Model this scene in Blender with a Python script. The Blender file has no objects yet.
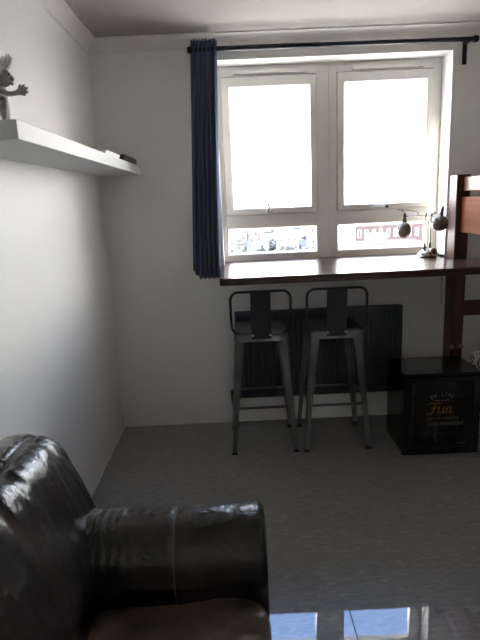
import bpy, bmesh, math, random
from mathutils import Vector, Matrix, noise
random.seed(7)
PI = math.pi
SC = bpy.context.scene
COL = SC.collection

# ------------------------------------------------------------------ helpers
def sm(a, b, t):
    t = max(0., min(1., (t-a)/(b-a))); return t*t*(3-2*t)

def catmull(pts, n, closed=True):
    out = []; N = len(pts)
    segs = N if closed else N-1
    for i in range(segs):
        if closed:
            p = [Vector(pts[(i+k-1) % N]) for k in range(4)]
        else:
            p = [Vector(pts[max(0, min(N-1, i+k-1))]) for k in range(4)]
        for j in range(n):
            t = j/n
            out.append(.5*((2*p[1])+(p[2]-p[0])*t+(2*p[0]-5*p[1]+4*p[2]-p[3])*t*t+(3*p[1]-p[0]-3*p[2]+p[3])*t**3))
    if not closed: out.append(Vector(pts[-1]))
    return out

class MB:
    def __init__(s): s.v = []; s.f = []
    def add(s, vs, fs):
        o = len(s.v); s.v += [tuple(x) for x in vs]; s.f += [tuple(i+o for i in f) for f in fs]; return s
    def box(s, x0, x1, y0, y1, z0, z1):
        return s.add([(x, y, z) for x in (x0, x1) for y in (y0, y1) for z in (z0, z1)],
                     [(0,1,3,2), (4,6,7,5), (0,4,5,1), (2,3,7,6), (0,2,6,4), (1,5,7,3)])
    def hexa(s, p):     # 8 points: bottom ring 0-3, top ring 4-7
        return s.add(p, [(3,2,1,0), (4,5,6,7), (0,1,5,4), (1,2,6,5), (2,3,7,6), (3,0,4,7)])
    def prism(s, poly, a, b, ax='z'):
        n = len(poly)
        def P(q, h):
            return {'z': (q[0], q[1], h), 'y': (q[0], h, q[1]), 'x': (h, q[0], q[1])}[ax]
        vs = [P(q, a) for q in poly]+[P(q, b) for q in poly]
        fs = [tuple(range(n))[::-1], tuple(range(n, 2*n))]+[(i, (i+1) % n, n+(i+1) % n, n+i) for i in range(n)]
        return s.add(vs, fs)
    def tube(s, pts, r, seg=10, closed=False, caps=True):
        pts = [Vector(p) for p in pts]; n = len(pts)
        rs = r if isinstance(r, (list, tuple)) else [r]*n
        vs = []; up = None
        for i, p in enumerate(pts):
            if closed: t = (pts[(i+1) % n]-pts[i-1]).normalized()
            else: t = (pts[min(n-1, i+1)]-pts[max(0, i-1)]).normalized()
            if up is None:
                up = t.orthogonal().normalized()
            else:
                up = (up-t*up.dot(t)).normalized()
            w = t.cross(up)
            for k in range(seg):
                a = 2*PI*k/seg
                vs.append(p+(up*math.cos(a)+w*math.sin(a))*rs[i])
        fs = []
        for i in range(n if closed else n-1):
            for k in range(seg):
                a = i*seg+k; b = i*seg+(k+1) % seg; j = (i+1) % n
                fs.append((a, b, j*seg+(k+1) % seg, j*seg+k))
        if not closed and caps:
            fs += [tuple(range(seg))[::-1], tuple(range((n-1)*seg, n*seg))]
        return s.add(vs, fs)
    def lathe(s, prof, c=(0,0,0), seg=24, M=None):   # prof: (r, z)
        vs = []; n = len(prof)
        for r, z in prof:
            for k in range(seg):
                a = 2*PI*k/seg; q = Vector((r*math.cos(a), r*math.sin(a), z))
                if M: q = M @ q
                vs.append(q+Vector(c))
        fs = [(i*seg+k, i*seg+(k+1) % seg, (i+1)*seg+(k+1) % seg, (i+1)*seg+k) for i in range(n-1) for k in range(seg)]
        fs += [tuple(range(seg))[::-1], tuple(range((n-1)*seg, n*seg))]
        return s.add(vs, fs)
    def rings(s, rings, closed_ring=True, caps=True):
        n = len(rings[0]); vs = [p for r in rings for p in r]; fs = []
        for i in range(len(rings)-1):
            for k in range(n if closed_ring else n-1):
                fs.append((i*n+k, i*n+(k+1) % n, (i+1)*n+(k+1) % n, (i+1)*n+k))
        if caps and closed_ring:
            fs += [tuple(range(n))[::-1], tuple(range((len(rings)-1)*n, len(rings)*n))]
        return s.add(vs, fs)
    def frame(s, x0, x1, z0, z1, w, y0, y1, slope=0.):
        """rectangular picture frame in the XZ plane, y0 the room side; slope widens the opening on the room side"""
        wl, wr, wb, wt = w if isinstance(w, (tuple, list)) else (w,)*4
        o = [(x0, z0), (x1, z0), (x1, z1), (x0, z1)]
        i1 = [(x0+wl, z0+wb), (x1-wr, z0+wb), (x1-wr, z1-wt), (x0+wl, z1-wt)]
        i0 = [(x0+max(.004, wl-slope), z0+max(.004, wb-slope)), (x1-max(.004, wr-slope), z0+max(.004, wb-slope)),
              (x1-max(.004, wr-slope), z1-max(.004, wt-slope)), (x0+max(.004, wl-slope), z1-max(.004, wt-slope))]
        vs = [(x, y0, z) for x, z in o]+[(x, y0, z) for x, z in i0]+[(x, y1, z) for x, z in i1]+[(x, y1, z) for x, z in o]
        fs = []
        for a in range(4):
            b = (a+1) % 4
            fs += [(a, b, 4+b, 4+a), (4+a, 4+b, 8+b, 8+a), (8+a, 8+b, 12+b, 12+a), (12+a, 12+b, b, a)]
        return s.add(vs, fs)
    def build(s, name, mat, parent=None, bevel=0., seg=2, smooth=True, ang=40):
        off = Vector(parent_world(parent))
        me = bpy.data.meshes.new(name)
        me.from_pydata([tuple(Vector(v)-off) for v in s.v], [], s.f)
        bm = bmesh.new(); bm.from_mesh(me)
        bmesh.ops.recalc_face_normals(bm, faces=bm.faces[:])
        bm.to_mesh(me); bm.free()
        me.materials.append(mat)
        if smooth:
            for p in me.polygons: p.use_smooth = True
            me.set_sharp_from_angle(angle=math.radians(ang))
        o = bpy.data.objects.new(name, me); COL.objects.link(o)
        if parent: o.parent = parent
        if bevel:
            m = o.modifiers.new('bevel', 'BEVEL'); m.width = bevel; m.segments = seg; m.limit_method = 'ANGLE'; m.angle_limit = math.radians(40)
            m.harden_normals = False
        return o

def parent_world(o):
    p = Vector((0, 0, 0))
    while o: p += Vector(o.location); o = o.parent
    return p

def tag(o, label=None, cat=None, group=None, kind=None):
    if label: o['label'] = label
    if cat: o['category'] = cat
    if group: o['group'] = group
    if kind: o['kind'] = kind
    return o

def thing(name, loc, label, cat, group=None):
    o = bpy.data.objects.new(name, None); COL.objects.link(o); o.location = loc
    o.empty_display_size = .05
    return tag(o, label, cat, group)

def copy_tree(o, parent=None):
    c = o.copy(); COL.objects.link(c)
    if parent: c.parent = parent
    for ch in list(o.children): copy_tree(ch, c)
    return c

# ------------------------------------------------------------------ materials
def mat(name, col, rough=.5, metal=0., spec=.5, bump=0., bscale=40., var=0., vscale=6., stretch=(1,1,1), coat=0., sheen=0.):
    m = bpy.data.materials.new(name); m.use_nodes = True
    nt = m.node_tree; b = nt.nodes['Principled BSDF']; L = nt.links.new
    b.inputs['Base Color'].default_value = (*col, 1); b.inputs['Roughness'].default_value = rough
    b.inputs['Metallic'].default_value = metal; b.inputs['Specular IOR Level'].default_value = spec
    b.inputs['Coat Weight'].default_value = coat; b.inputs['Coat Roughness'].default_value = .12
    b.inputs['Sheen Weight'].default_value = sheen
    tc = nt.nodes.new('ShaderNodeTexCoord'); mp = nt.nodes.new('ShaderNodeMapping')
    mp.inputs['Scale'].default_value = stretch; L(tc.outputs['Object'], mp.inputs['Vector'])
    if var:
        n = nt.nodes.new('ShaderNodeTexNoise'); n.inputs['Scale'].default_value = vscale; n.inputs['Detail'].default_value = 5
        L(mp.outputs['Vector'], n.inputs['Vector'])
        r = nt.nodes.new('ShaderNodeValToRGB')
        r.color_ramp.elements[0].position = .3; r.color_ramp.elements[1].position = .7
        r.color_ramp.elements[0].color = (*[c*(1-var) for c in col], 1); r.color_ramp.elements[1].color = (*[min(1, c*(1+var)) for c in col], 1)
        L(n.outputs['Fac'], r.inputs['Fac']); L(r.outputs['Color'], b.inputs['Base Color'])
    if bump:
        n = nt.nodes.new('ShaderNodeTexNoise'); n.inputs['Scale'].default_value = bscale; n.inputs['Detail'].default_value = 6
        L(mp.outputs['Vector'], n.inputs['Vector'])
        bp = nt.nodes.new('ShaderNodeBump'); bp.inputs['Strength'].default_value = bump; bp.inputs['Distance'].default_value = .01
        L(n.outputs['Fac'], bp.inputs['Height']); L(bp.outputs['Normal'], b.inputs['Normal'])
    return m

def clear_mat(name, tint=(1,1,1), r0=.04):
    """a thin clear sheet: looks straight through, with the mirror reflection of its surface"""
    m = bpy.data.materials.new(name); m.use_nodes = True
    nt = m.node_tree; nt.nodes.clear(); L = nt.links.new
    out = nt.nodes.new('ShaderNodeOutputMaterial'); mix = nt.nodes.new('ShaderNodeMixShader')
    t = nt.nodes.new('ShaderNodeBsdfTransparent'); t.inputs['Color'].default_value = (*tint, 1)
    g = nt.nodes.new('ShaderNodeBsdfGlossy'); g.inputs['Roughness'].default_value = 0.; g.inputs['Color'].default_value = (1,1,1,1)
    lw = nt.nodes.new('ShaderNodeLayerWeight'); lw.inputs['Blend'].default_value = .5
    p = nt.nodes.new('ShaderNodeMath'); p.operation = 'POWER'; p.inputs[1].default_value = 5
    ma = nt.nodes.new('ShaderNodeMath'); ma.operation = 'MULTIPLY_ADD'; ma.inputs[1].default_value = 1-r0; ma.inputs[2].default_value = r0
    L(lw.outputs['Facing'], p.inputs[0]); L(p.outputs[0], ma.inputs[0]); L(ma.outputs[0], mix.inputs['Fac'])
    L(t.outputs[0], mix.inputs[1]); L(g.outputs[0], mix.inputs[2]); L(mix.outputs[0], out.inputs['Surface'])
    return m

def wood_mat(name, c0, c1, rough=.3, axis=0, scale=3., coat=0.):
    m = mat(name, c0, rough, coat=coat); nt = m.node_tree; b = nt.nodes['Principled BSDF']; L = nt.links.new
    tc = nt.nodes.new('ShaderNodeTexCoord'); mp = nt.nodes.new('ShaderNodeMapping')
    s = [14., 14., 14.]; s[axis] = .9; mp.inputs['Scale'].default_value = s
    n = nt.nodes.new('ShaderNodeTexNoise'); n.inputs['Scale'].default_value = scale; n.inputs['Detail'].default_value = 7; n.inputs['Distortion'].default_value = .6
    r = nt.nodes.new('ShaderNodeValToRGB'); r.color_ramp.elements[0].position = .35; r.color_ramp.elements[1].position = .68
    r.color_ramp.elements[0].color = (*c0, 1); r.color_ramp.elements[1].color = (*c1, 1)
    L(tc.outputs['Object'], mp.inputs['Vector']); L(mp.outputs['Vector'], n.inputs['Vector'])
    L(n.outputs['Fac'], r.inputs['Fac']); L(r.outputs['Color'], b.inputs['Base Color'])
    return m

M = {}
M['wall'] = mat('wall_paint', (.87, .862, .842), .55, spec=.3, bump=.05, bscale=90)
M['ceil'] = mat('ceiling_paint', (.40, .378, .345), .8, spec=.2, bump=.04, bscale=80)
M['trim'] = mat('trim_paint', (.83, .81, .78), .5, spec=.4)
M['upvc'] = mat('white_window_plastic', (.82, .80, .76), .35, spec=.5)
M['pane'] = clear_mat('window_glass', (.98, .985, .98))
M['fridge_glass'] = clear_mat('smoked_glass', (.52, .56, .58))
M['sheet'] = clear_mat('clear_plastic_sheet', (.985, .985, .985), .045)
M['black_rubber'] = mat('black_rubber', (.012, .012, .012), .6)
M['curtain'] = mat('navy_curtain_cloth', (.082, .102, .168), .9, spec=.15, bump=.25, bscale=350, sheen=.15)
M['rod'] = mat('dark_rod_metal', (.022, .025, .034), .4, metal=.4)
M['desk'] = wood_mat('dark_red_wood', (.032, .0135, .011), (.075, .029, .020), .26, axis=0)
M['bed_rail'] = wood_mat('bed_rail_wood', (.15, .06, .04), (.2, .085, .06), .42, axis=1, scale=2)
M['bed'] = wood_mat('bed_wood', (.15, .046, .020), (.20, .070, .032), .6, axis=1, scale=2)
M['bed'].node_tree.nodes['Principled BSDF'].inputs['Specular IOR Level'].default_value = .06
M['bed_post'] = wood_mat('shaded_bed_wood', (.072, .032, .024), (.108, .050, .035), .42, axis=2, scale=2)  # darkened wood: the shade on the post's front face is put into the colour
M['bed_post'].node_tree.nodes['Principled BSDF'].inputs['Specular IOR Level'].default_value = .2
M['gun'] = mat('gunmetal', (.19, .192, .195), .32, metal=.85, var=.18, vscale=9)
M['gun_seat'] = mat('gunmetal_seat', (.14, .142, .146), .40, metal=.8, var=.15, vscale=9)
M['gun_dark'] = mat('gunmetal_dark', (.055, .058, .064), .42, metal=.8, var=.1, vscale=9)
M['bolt_cap'] = mat('bolt_cap_plastic', (.20, .175, .16), .5)
M['bolt'] = mat('bright_bolt', (.6, .6, .6), .3, metal=.9)
M['rad'] = mat('anthracite_enamel', (.052, .058, .074), .45)
M['rad_pipe'] = mat('dark_valve_metal', (.05, .05, .05), .4, metal=.6)
M['fridge'] = mat('black_gloss_enamel', (.010, .011, .013), .16)
M['fridge_in'] = mat('fridge_liner', (.045, .05, .055), .5)
M['chrome'] = mat('chrome', (.48, .45, .41), .22, metal=.95)
M['lamp_shell'] = mat('brushed_lamp_metal', (.30, .27, .24), .3, metal=.85)
M['lamp_dark'] = mat('lamp_socket', (.10, .095, .09), .45, metal=.5)
M['cable'] = mat('black_cable', (.015, .015, .015), .5)
M['cable_pale'] = mat('pale_cable', (.45, .45, .45), .5)
M['shelf'] = mat('white_shelf_laminate', (.58, .59, .60), .5, spec=.3)
M['print_white'] = mat('white_print', (.20, .215, .23), .5)
M['print_grey'] = mat('grey_print', (.10, .115, .115), .5)
M['print_gold'] = mat('gold_print', (.21, .115, .022), .5)
M['jar'] = mat('pale_jar', (.20, .24, .25), .35)
M['can'] = mat('silver_can', (.12, .14, .15), .35, metal=.4)
M['black'] = mat('black_plastic', (.012, .012, .012), .35)
M['paper'] = mat('white_paper', (.78, .78, .76), .7)
M['figure'] = mat('grey_figurine', (.46, .43, .39), .6, bump=.2, bscale=120, var=.15, vscale=30)
M['figure_hair'] = mat('pale_fluff', (.80, .77, .71), .9, var=.15, vscale=60)
M['mattress'] = mat('mattress_cloth', (.6, .6, .6), .9, bump=.1, bscale=200)

# leather: near black brown hide, creased and worn
def leather(name, col, worn, rough=.33):
    m = mat(name, col, rough, spec=.55); nt = m.node_tree; b = nt.nodes['Principled BSDF']; L = nt.links.new
    tc = nt.nodes.new('ShaderNodeTexCoord')
    n = nt.nodes.new('ShaderNodeTexNoise'); n.inputs['Scale'].default_value = 7; n.inputs['Detail'].default_value = 6; n.inputs['Distortion'].default_value = .5
    r = nt.nodes.new('ShaderNodeValToRGB'); r.color_ramp.elements[0].position = .42; r.color_ramp.elements[1].position = .75
    r.color_ramp.elements[0].color = (*col, 1); r.color_ramp.elements[1].color = (*worn, 1)
    L(tc.outputs['Object'], n.inputs['Vector']); L(n.outputs['Fac'], r.inputs['Fac']); L(r.outputs['Color'], b.inputs['Base Color'])
    # fine pale scuffs and vein lines in the hide
    vd = nt.nodes.new('ShaderNodeVectorMath'); vd.operation = 'MULTIPLY_ADD'; vd.inputs[1].default_value = (.12, .12, .12)
    L(n.outputs['Color'], vd.inputs[0]); L(tc.outputs['Object'], vd.inputs[2])
    ve = nt.nodes.new('ShaderNodeTexVoronoi'); ve.feature = 'DISTANCE_TO_EDGE'; ve.inputs['Scale'].default_value = 11
    L(vd.outputs['Vector'], ve.inputs['Vector'])
    vr = nt.nodes.new('ShaderNodeMapRange'); vr.inputs['From Max'].default_value = .014; vr.inputs['To Min'].default_value = .28; vr.inputs['To Max'].default_value = 0
    L(ve.outputs['Distance'], vr.inputs['Value'])
    vm = nt.nodes.new('ShaderNodeMix'); vm.data_type = 'RGBA'; L(vr.outputs[0], vm.inputs['Factor']); L(r.outputs['Color'], vm.inputs['A'])
    vm.inputs['B'].default_value = (.085, .075, .066, 1); L(vm.outputs['Result'], b.inputs['Base Color'])
    g = nt.nodes.new('ShaderNodeTexVoronoi'); g.inputs['Scale'].default_value = 260
    L(tc.outputs['Object'], g.inputs['Vector'])
    w = nt.nodes.new('ShaderNodeTexNoise'); w.inputs['Scale'].default_value = 22; w.inputs['Detail'].default_value = 4; w.inputs['Distortion'].default_value = 1.2
    L(tc.outputs['Object'], w.inputs['Vector'])
    b1 = nt.nodes.new('ShaderNodeBump'); b1.inputs['Strength'].default_value = .27; b1.inputs['Distance'].default_value = .012
    L(w.outputs['Fac'], b1.inputs['Height'])
    b2 = nt.nodes.new('ShaderNodeBump'); b2.inputs['Strength'].default_value = .12; b2.inputs['Distance'].default_value = .002
    L(g.outputs['Distance'], b2.inputs['Height']); L(b1.outputs['Normal'], b2.inputs['Normal']); L(b2.outputs['Normal'], b.inputs['Normal'])
    return m
M['leather'] = leather('dark_brown_leather', (.018, .016, .0145), (.042, .032, .027), .27)
M['leather_seat'] = leather('highlit_brown_leather', (.075, .055, .043), (.20, .14, .105), .36)  # lighter copy of the hide: the seat's brown highlights are put into its colour
M['piping'] = mat('leather_piping', (.048, .043, .038), .4)

def floor_mat():
    m = mat('marbled_grey_lino', (.06, .06, .06), .38, spec=.4); nt = m.node_tree; b = nt.nodes['Principled BSDF']; L = nt.links.new
    tc = nt.nodes.new('ShaderNodeTexCoord'); mp = nt.nodes.new('ShaderNodeMapping'); mp.inputs['Scale'].default_value = (7, 24, 1)
    L(tc.outputs['Object'], mp.inputs['Vector'])
    n = nt.nodes.new('ShaderNodeTexNoise'); n.inputs['Scale'].default_value = 3.2; n.inputs['Detail'].default_value = 9; n.inputs['Roughness'].default_value = .7; n.inputs['Distortion'].default_value = .8
    L(mp.outputs['Vector'], n.inputs['Vector'])
    r = nt.nodes.new('ShaderNodeValToRGB'); e = r.color_ramp.elements
    e[0].position = .35; e[0].color = (.215, .216, .210, 1); e[1].position = .60; e[1].color = (.31, .308, .296, 1)
    k = e.new(.67); k.color = (.46, .45, .42, 1)
    L(n.outputs['Fac'], r.inputs['Fac']); L(r.outputs['Color'], b.inputs['Base Color'])
    bp = nt.nodes.new('ShaderNodeBump'); bp.inputs['Strength'].default_value = .08; bp.inputs['Distance'].default_value = .004
    L(n.outputs['Fac'], bp.inputs['Height']); L(bp.outputs['Normal'], b.inputs['Normal'])
    return m
M['floor'] = floor_mat()

# ------------------------------------------------------------------ the room
XL, XR, YB, YF, ZC = -.818, 2.36, 3.396, -.75, 2.4615
OX0, OX1, OZ0, OZ1 = -.066, 1.3725, 1.06, 2.3255        # window opening
WT = .24
def struct(mb, name, m, **k):
    return tag(mb.build(name, m, **k), kind='structure')
struct(MB().box(XL-.1, XR+.1, YF-.1, YB+WT, -.15, 0), 'floor', M['floor'])
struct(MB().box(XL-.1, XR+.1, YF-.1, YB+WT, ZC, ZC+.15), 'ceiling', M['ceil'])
struct(MB().box(XL-.1, XL, YF-.1, YB+WT, 0, ZC), 'wall_left', M['wall'])
struct(MB().box(XR, XR+.1, YF-.1, YB+WT, 0, ZC), 'wall_right', M['wall'])
struct(MB().box(XL, XR, YF-.1, YF, 0, ZC), 'wall_front', M['wall'])  # unseen wall, set close so its bounced daylight brightens the far end
w = MB().frame(XL, XR, 0, ZC, (OX0-XL, XR-OX1, OZ0, ZC-OZ1), YB, YB+WT)
struct(w, 'wall_back', M['wall'], smooth=False)
# coving
def cove(n=10):
    c = .0686; pts = [(0., 0.), (.011, 0.), (.011, .006)]
    for i in range(n+1):
        a = i/n*PI/2
        pts.append((.008+(c-.016)*(1-math.cos(a)), .008+(c-.016)*math.sin(a)))
    pts += [(c-.008, c-.008), (c, c-.008), (c, c+.002), (0, c+.002)]
    return pts
z0 = ZC-.0686
struct(MB().prism([(YB-a, z0+b) for a, b in cove()], XL, XR, 'x'), 'trim_1', M['trim'])
struct(MB().prism([(XL+a, z0+b) for a, b in cove()], YF, YB, 'y'), 'trim_2', M['trim'])
struct(MB().prism([(XR-a, z0+b) for a, b in cove()], YF, YB, 'y'), 'trim_3', M['trim'])
struct(MB().box(XL, XR, YB-.007, YB, 0, .009), 'baseboard_back', M['trim'], bevel=.003)
struct(MB().box(XL, XL+.007, YF, YB, 0, .009), 'baseboard_left', M['trim'], bevel=.003)

# ------------------------------------------------------------------ window
FY = 3.56
win = bpy.data.objects.new('window_1', None); COL.objects.link(win); win.location = (.65, FY, OZ0+.04)
tag(win, kind='structure')
def casement_frame(x0, x1, z0, z1, gx0, gx1, gz0, gz1, name, y=FY-.012):
    mb = MB().frame(x0, x1, z0, z1, (gx0-x0, x1-gx1, gz0-z0, z1-gz1), y, y+.0355, .007)
    o = mb.build(name, M['upvc'], win, bevel=.003, smooth=False)
    return o
fr = MB()
SX = .652
for x0, x1, pl, pr in ((OX0, SX-.0015, -.036, .570), (SX+.0015, OX1, .706, 1.318)):
    for ya, yb_, g_ in ((FY, FY+.024, .0035), (FY+.024, FY+.07, -.006)):
        fr.box(x0, pl-g_, ya, yb_, OZ0, OZ1); fr.box(pr+g_, x1, ya, yb_, OZ0, OZ1)
        fr.box(pl-g_, pr+g_, ya, yb_, 2.262+g_, OZ1); fr.box(pl-g_, pr+g_, ya, yb_, 1.318, 1.407-g_)
        fr.box(pl-g_, pr+g_, ya, yb_, OZ0, 1.140)
fr.box(SX-.0015, SX+.0015, FY+.004, FY+.07, OZ0, OZ1)
fr.build('window_frame', M['upvc'], win, bevel=.003, smooth=False)
cl = casement_frame(-.036, .570, 1.407, 2.262, .021, .522, 1.452, 2.194, 'casement')
cr = casement_frame(.706, 1.318, 1.407, 2.262, .757, 1.272, 1.449, 2.198, 'casement')
for a in ((-.036, .570, 1.140, 1.318), (.706, 1.318, 1.140, 1.318)):
    MB().frame(*a, .013, FY+.004, FY+.04, .011).build('glazing_bead', M['upvc'], win, smooth=False)
for c, a in ((cl, (.015, .528, 1.446, 2.200)), (cr, (.751, 1.278, 1.443, 2.204))):
    MB().box(a[0], a[1], FY+.022, FY+.026, a[2], a[3]).build('pane', M['pane'], c, smooth=False)
for a in ((-.028, .562, 1.148, 1.310), (.714, 1.310, 1.148, 1.310)):
    MB().box(a[0], a[1], FY+.036, FY+.040, a[2], a[3]).build('pane', M['pane'], win, smooth=False)
for x0, x1 in ((.045, .515), (.800, 1.25)):
    v = MB().box(x0, x1, FY-.022, FY, 2.276, 2.300)
    for k in range(24):
        xx = x0+.02+(x1-x0-.04)*k/23
        v.box(xx-.003, xx+.003, FY-.0235, FY-.021, 2.282, 2.294)
    v.build('trickle_vent', M['upvc'], win, bevel=.002, smooth=False)
# handles on the bottom rails of the casements
h = MB(); h.box(.236, .268, FY-.032, FY-.010, 1.415, 1.437)
h.tube([(.250, FY-.034, 1.426), (.248, FY-.048, 1.440), (.240, FY-.050, 1.480), (.232, FY-.046, 1.530)], [.009, .009, .007, .005], 8)
h.build('handle', M['chrome'], cl, bevel=.002)
h = MB(); h.box(1.000, 1.034, FY-.034, FY-.010, 1.411, 1.433)
h.tube([(1.018, FY-.034, 1.422), (1.010, FY-.050, 1.424), (.975, FY-.052, 1.427), (.938, FY-.048, 1.430)], [.009, .009, .007, .006], 8)
h.build('handle', M['upvc'], cr, bevel=.002)
MB().tube([(1.030, FY-.052, 1.422), (1.010, FY-.053, 1.424)], .010, 8).build('handle_tip', M['black'], cr)

# ------------------------------------------------------------------ curtain and rod
rod = thing('curtain_rod', (.63, 3.3, 2.363), 'dark metal curtain rod running above the whole window', 'curtain rod')
MB().tube([(-.19, 3.3, 2.3635), (.55, 3.3, 2.363)], .0142, 14).build('tube', M['rod'], rod)
MB().tube([(.50, 3.3, 2.363), (1.45, 3.3, 2.358)], .0122, 14).build('inner_tube', M['rod'], rod)
for x, s in ((-.19, -1), (1.45, 1)):
    MB().lathe([(.010, -.004), (.017, -.002), (.019, .004), (.019, .020), (.016, .026), (.006, .028)], (x, 3.3, 2.3635 if s < 0 else 2.358), 16,
               Matrix.Rotation(s*PI/2, 3, 'Y')).build('finial', M['rod'], rod)
for x, zz in ((1.440, 2.356), (-.155, 2.3635)):
    b = MB().box(x-.013, x+.013, YB-.008, YB, 2.242, zz+.02)
    b.box(x-.007, x+.007, 3.306, YB-.003, zz-.006, zz+.006)
    b.build('bracket', M['rod'], rod, bevel=.002)

cur = thing('curtain', (-.15, 3.3, 1.03), 'long navy blue gathered curtain hanging left of the window', 'curtain')
NU, NV = 90, 60
def cpoint(u, v):          # u across, v down
    xl = -.194+(-.262+.194)*v; xr = -.044+(-.090+.044)*v
    if v > .93: xl += .0*v
    x = xl+(xr-xl)*u
    amp = .008+.009*v
    f = 6.2
    y = 3.296+amp*math.sin(2*PI*f*u+.5*math.sin(3*v))+.0035*math.sin(2*PI*13*u+2*v)
    hem = 1.030+.045*sm(.28, .0, u)+.004*math.sin(2*PI*f*u+1)
    zt = 2.412+.006*math.sin(2*PI*9*u)+.004*math.sin(2*PI*17*u+1)
    z = zt+(hem-zt)*v
    if abs(z-2.3635) < .05:    # the rod pocket swells around the rod
        k = 1-abs(z-2.3635)/.05
        y = y*(1-.35*k)+(3.281)*.35*k
    return Vector((x, y, z))
front = [[cpoint(i/NU, j/NV) for i in range(NU+1)] for j in range(NV+1)]
c = MB(); c.rings(front, closed_ring=False)
co = c.build('cloth', M['curtain'], cur, ang=180)
so = co.modifiers.new('thick', 'SOLIDIFY'); so.thickness = .003; so.offset = 0
# back half of the pocket going over the rod
bk = [[Vector((cpoint(i/NU, 0).x, 3.322+.012*math.sin(2*PI*6.2*i/NU+2.2), 2.412+.006*math.sin(2*PI*9*i/NU)-.075*j/6)) for i in range(NU+1)] for j in range(7)]
bo = MB().rings(bk, closed_ring=False).build('rod_pocket', M['curtain'], cur, ang=180)
so = bo.modifiers.new('thick', 'SOLIDIFY'); so.thickness = .003; so.offset = 0

# ------------------------------------------------------------------ desk, radiator
DZ = 1.10
poly = [(-.083, 2.757), (2.33, 2.757), (2.33, 3.108), (1.302, 3.108), (1.302, YB-.001), (1.371, YB-.001), (1.371, FY-.001), (OX0+.001, FY-.001), (OX0+.001, YB-.001), (-.083, YB-.001)]
dk = MB().prism(poly, DZ-.040, DZ, 'z').build('counter_desk', M['desk'], None, bevel=.004)
tag(dk, 'long dark red-brown wooden counter desk fixed below the window', 'desk')

rd = thing('radiator', (.535, 3.35, .2), 'wide black ribbed panel radiator on the wall behind the bar stools', 'radiator')
rx0, rx1, rz0, rz1 = -.015, 1.085, .184, .790
ry0, ry1 = 3.318, 3.372
p = []
n = 33
prof = [(rx0+.012, ry0+.004)]
for k in range(n):
    xa = rx0+.02+(rx1-rx0-.04)*k/n; wdt = (rx1-rx0-.04)/n
    prof += [(xa+wdt*.12, ry0+.004), (xa+wdt*.28, ry0+.011), (xa+wdt*.72, ry0+.011), (xa+wdt*.88, ry0+.004)]
prof += [(rx1-.012, ry0+.004), (rx1-.012, ry0+.016), (rx0+.012, ry0+.016)]
MB().prism(prof, rz0+.015, rz1-.02, 'z').build('front_panel', M['rad'], rd, smooth=False)
MB().box(rx0+.012, rx1-.012, ry1-.012, ry1, rz0+.015, rz1-.02).build('back_panel', M['rad'], rd, bevel=.003)
cv = MB()
for k in range(44):
    xa = rx0+.03+(rx1-rx0-.06)*k/43
    cv.box(xa-.002, xa+.002, ry0+.016, ry1-.012, rz0+.03, rz1-.04)
cv.build('convector_fins', M['rad'], rd, smooth=False)
for a, b in ((rx0, rx0+.012), (rx1-.012, rx1)):
    MB().box(a, b, ry0, ry1, rz0, rz1).build('side_panel', M['rad'], rd, bevel=.003)
g = MB()
g.box(rx0+.012, rx1-.012, ry0, ry0+.008, rz1-.022, rz1); g.box(rx0+.012, rx1-.012, ry1-.008, ry1, rz1-.022, rz1)
for k in range(60):
    xa = rx0+.02+(rx1-rx0-.04)*k/59
    g.box(xa-.003, xa+.003, ry0+.006, ry1-.006, rz1-.010, rz1-.002)
g.build('top_grille', M['rad'], rd, smooth=False)
for xa in (.15, .92):
    MB().box(xa-.02, xa+.02, ry1, YB-.0005, .24, .74).build('wall_bracket', M['rad'], rd)
v = MB(); v.tube([(rx0+.005, 3.345, .205), (-.045, 3.345, .205)], .009, 10)
v.tube([(-.050, 3.345, .17), (-.050, 3.345, .21)], .013, 12)
v.build('valve', M['rad_pipe'], rd)
MB().lathe([(.010, 0), (.014, .006), (.014, .036), (.009, .044)], (-.050, 3.345, .208), 14).build('valve_cap', M['rad_pipe'], rd)
MB().tube([(-.050, 3.345, .18), (-.050, 3.345, .002)], .0075, 10).build('pipe', M['rad_pipe'], rd)
v = MB().tube([(rx1-.005, 3.345, .225), (rx1+.03, 3.345, .225), (rx1+.03, 3.345, .002)], .0075, 10)
v.build('pipe', M['rad_pipe'], rd)

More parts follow.
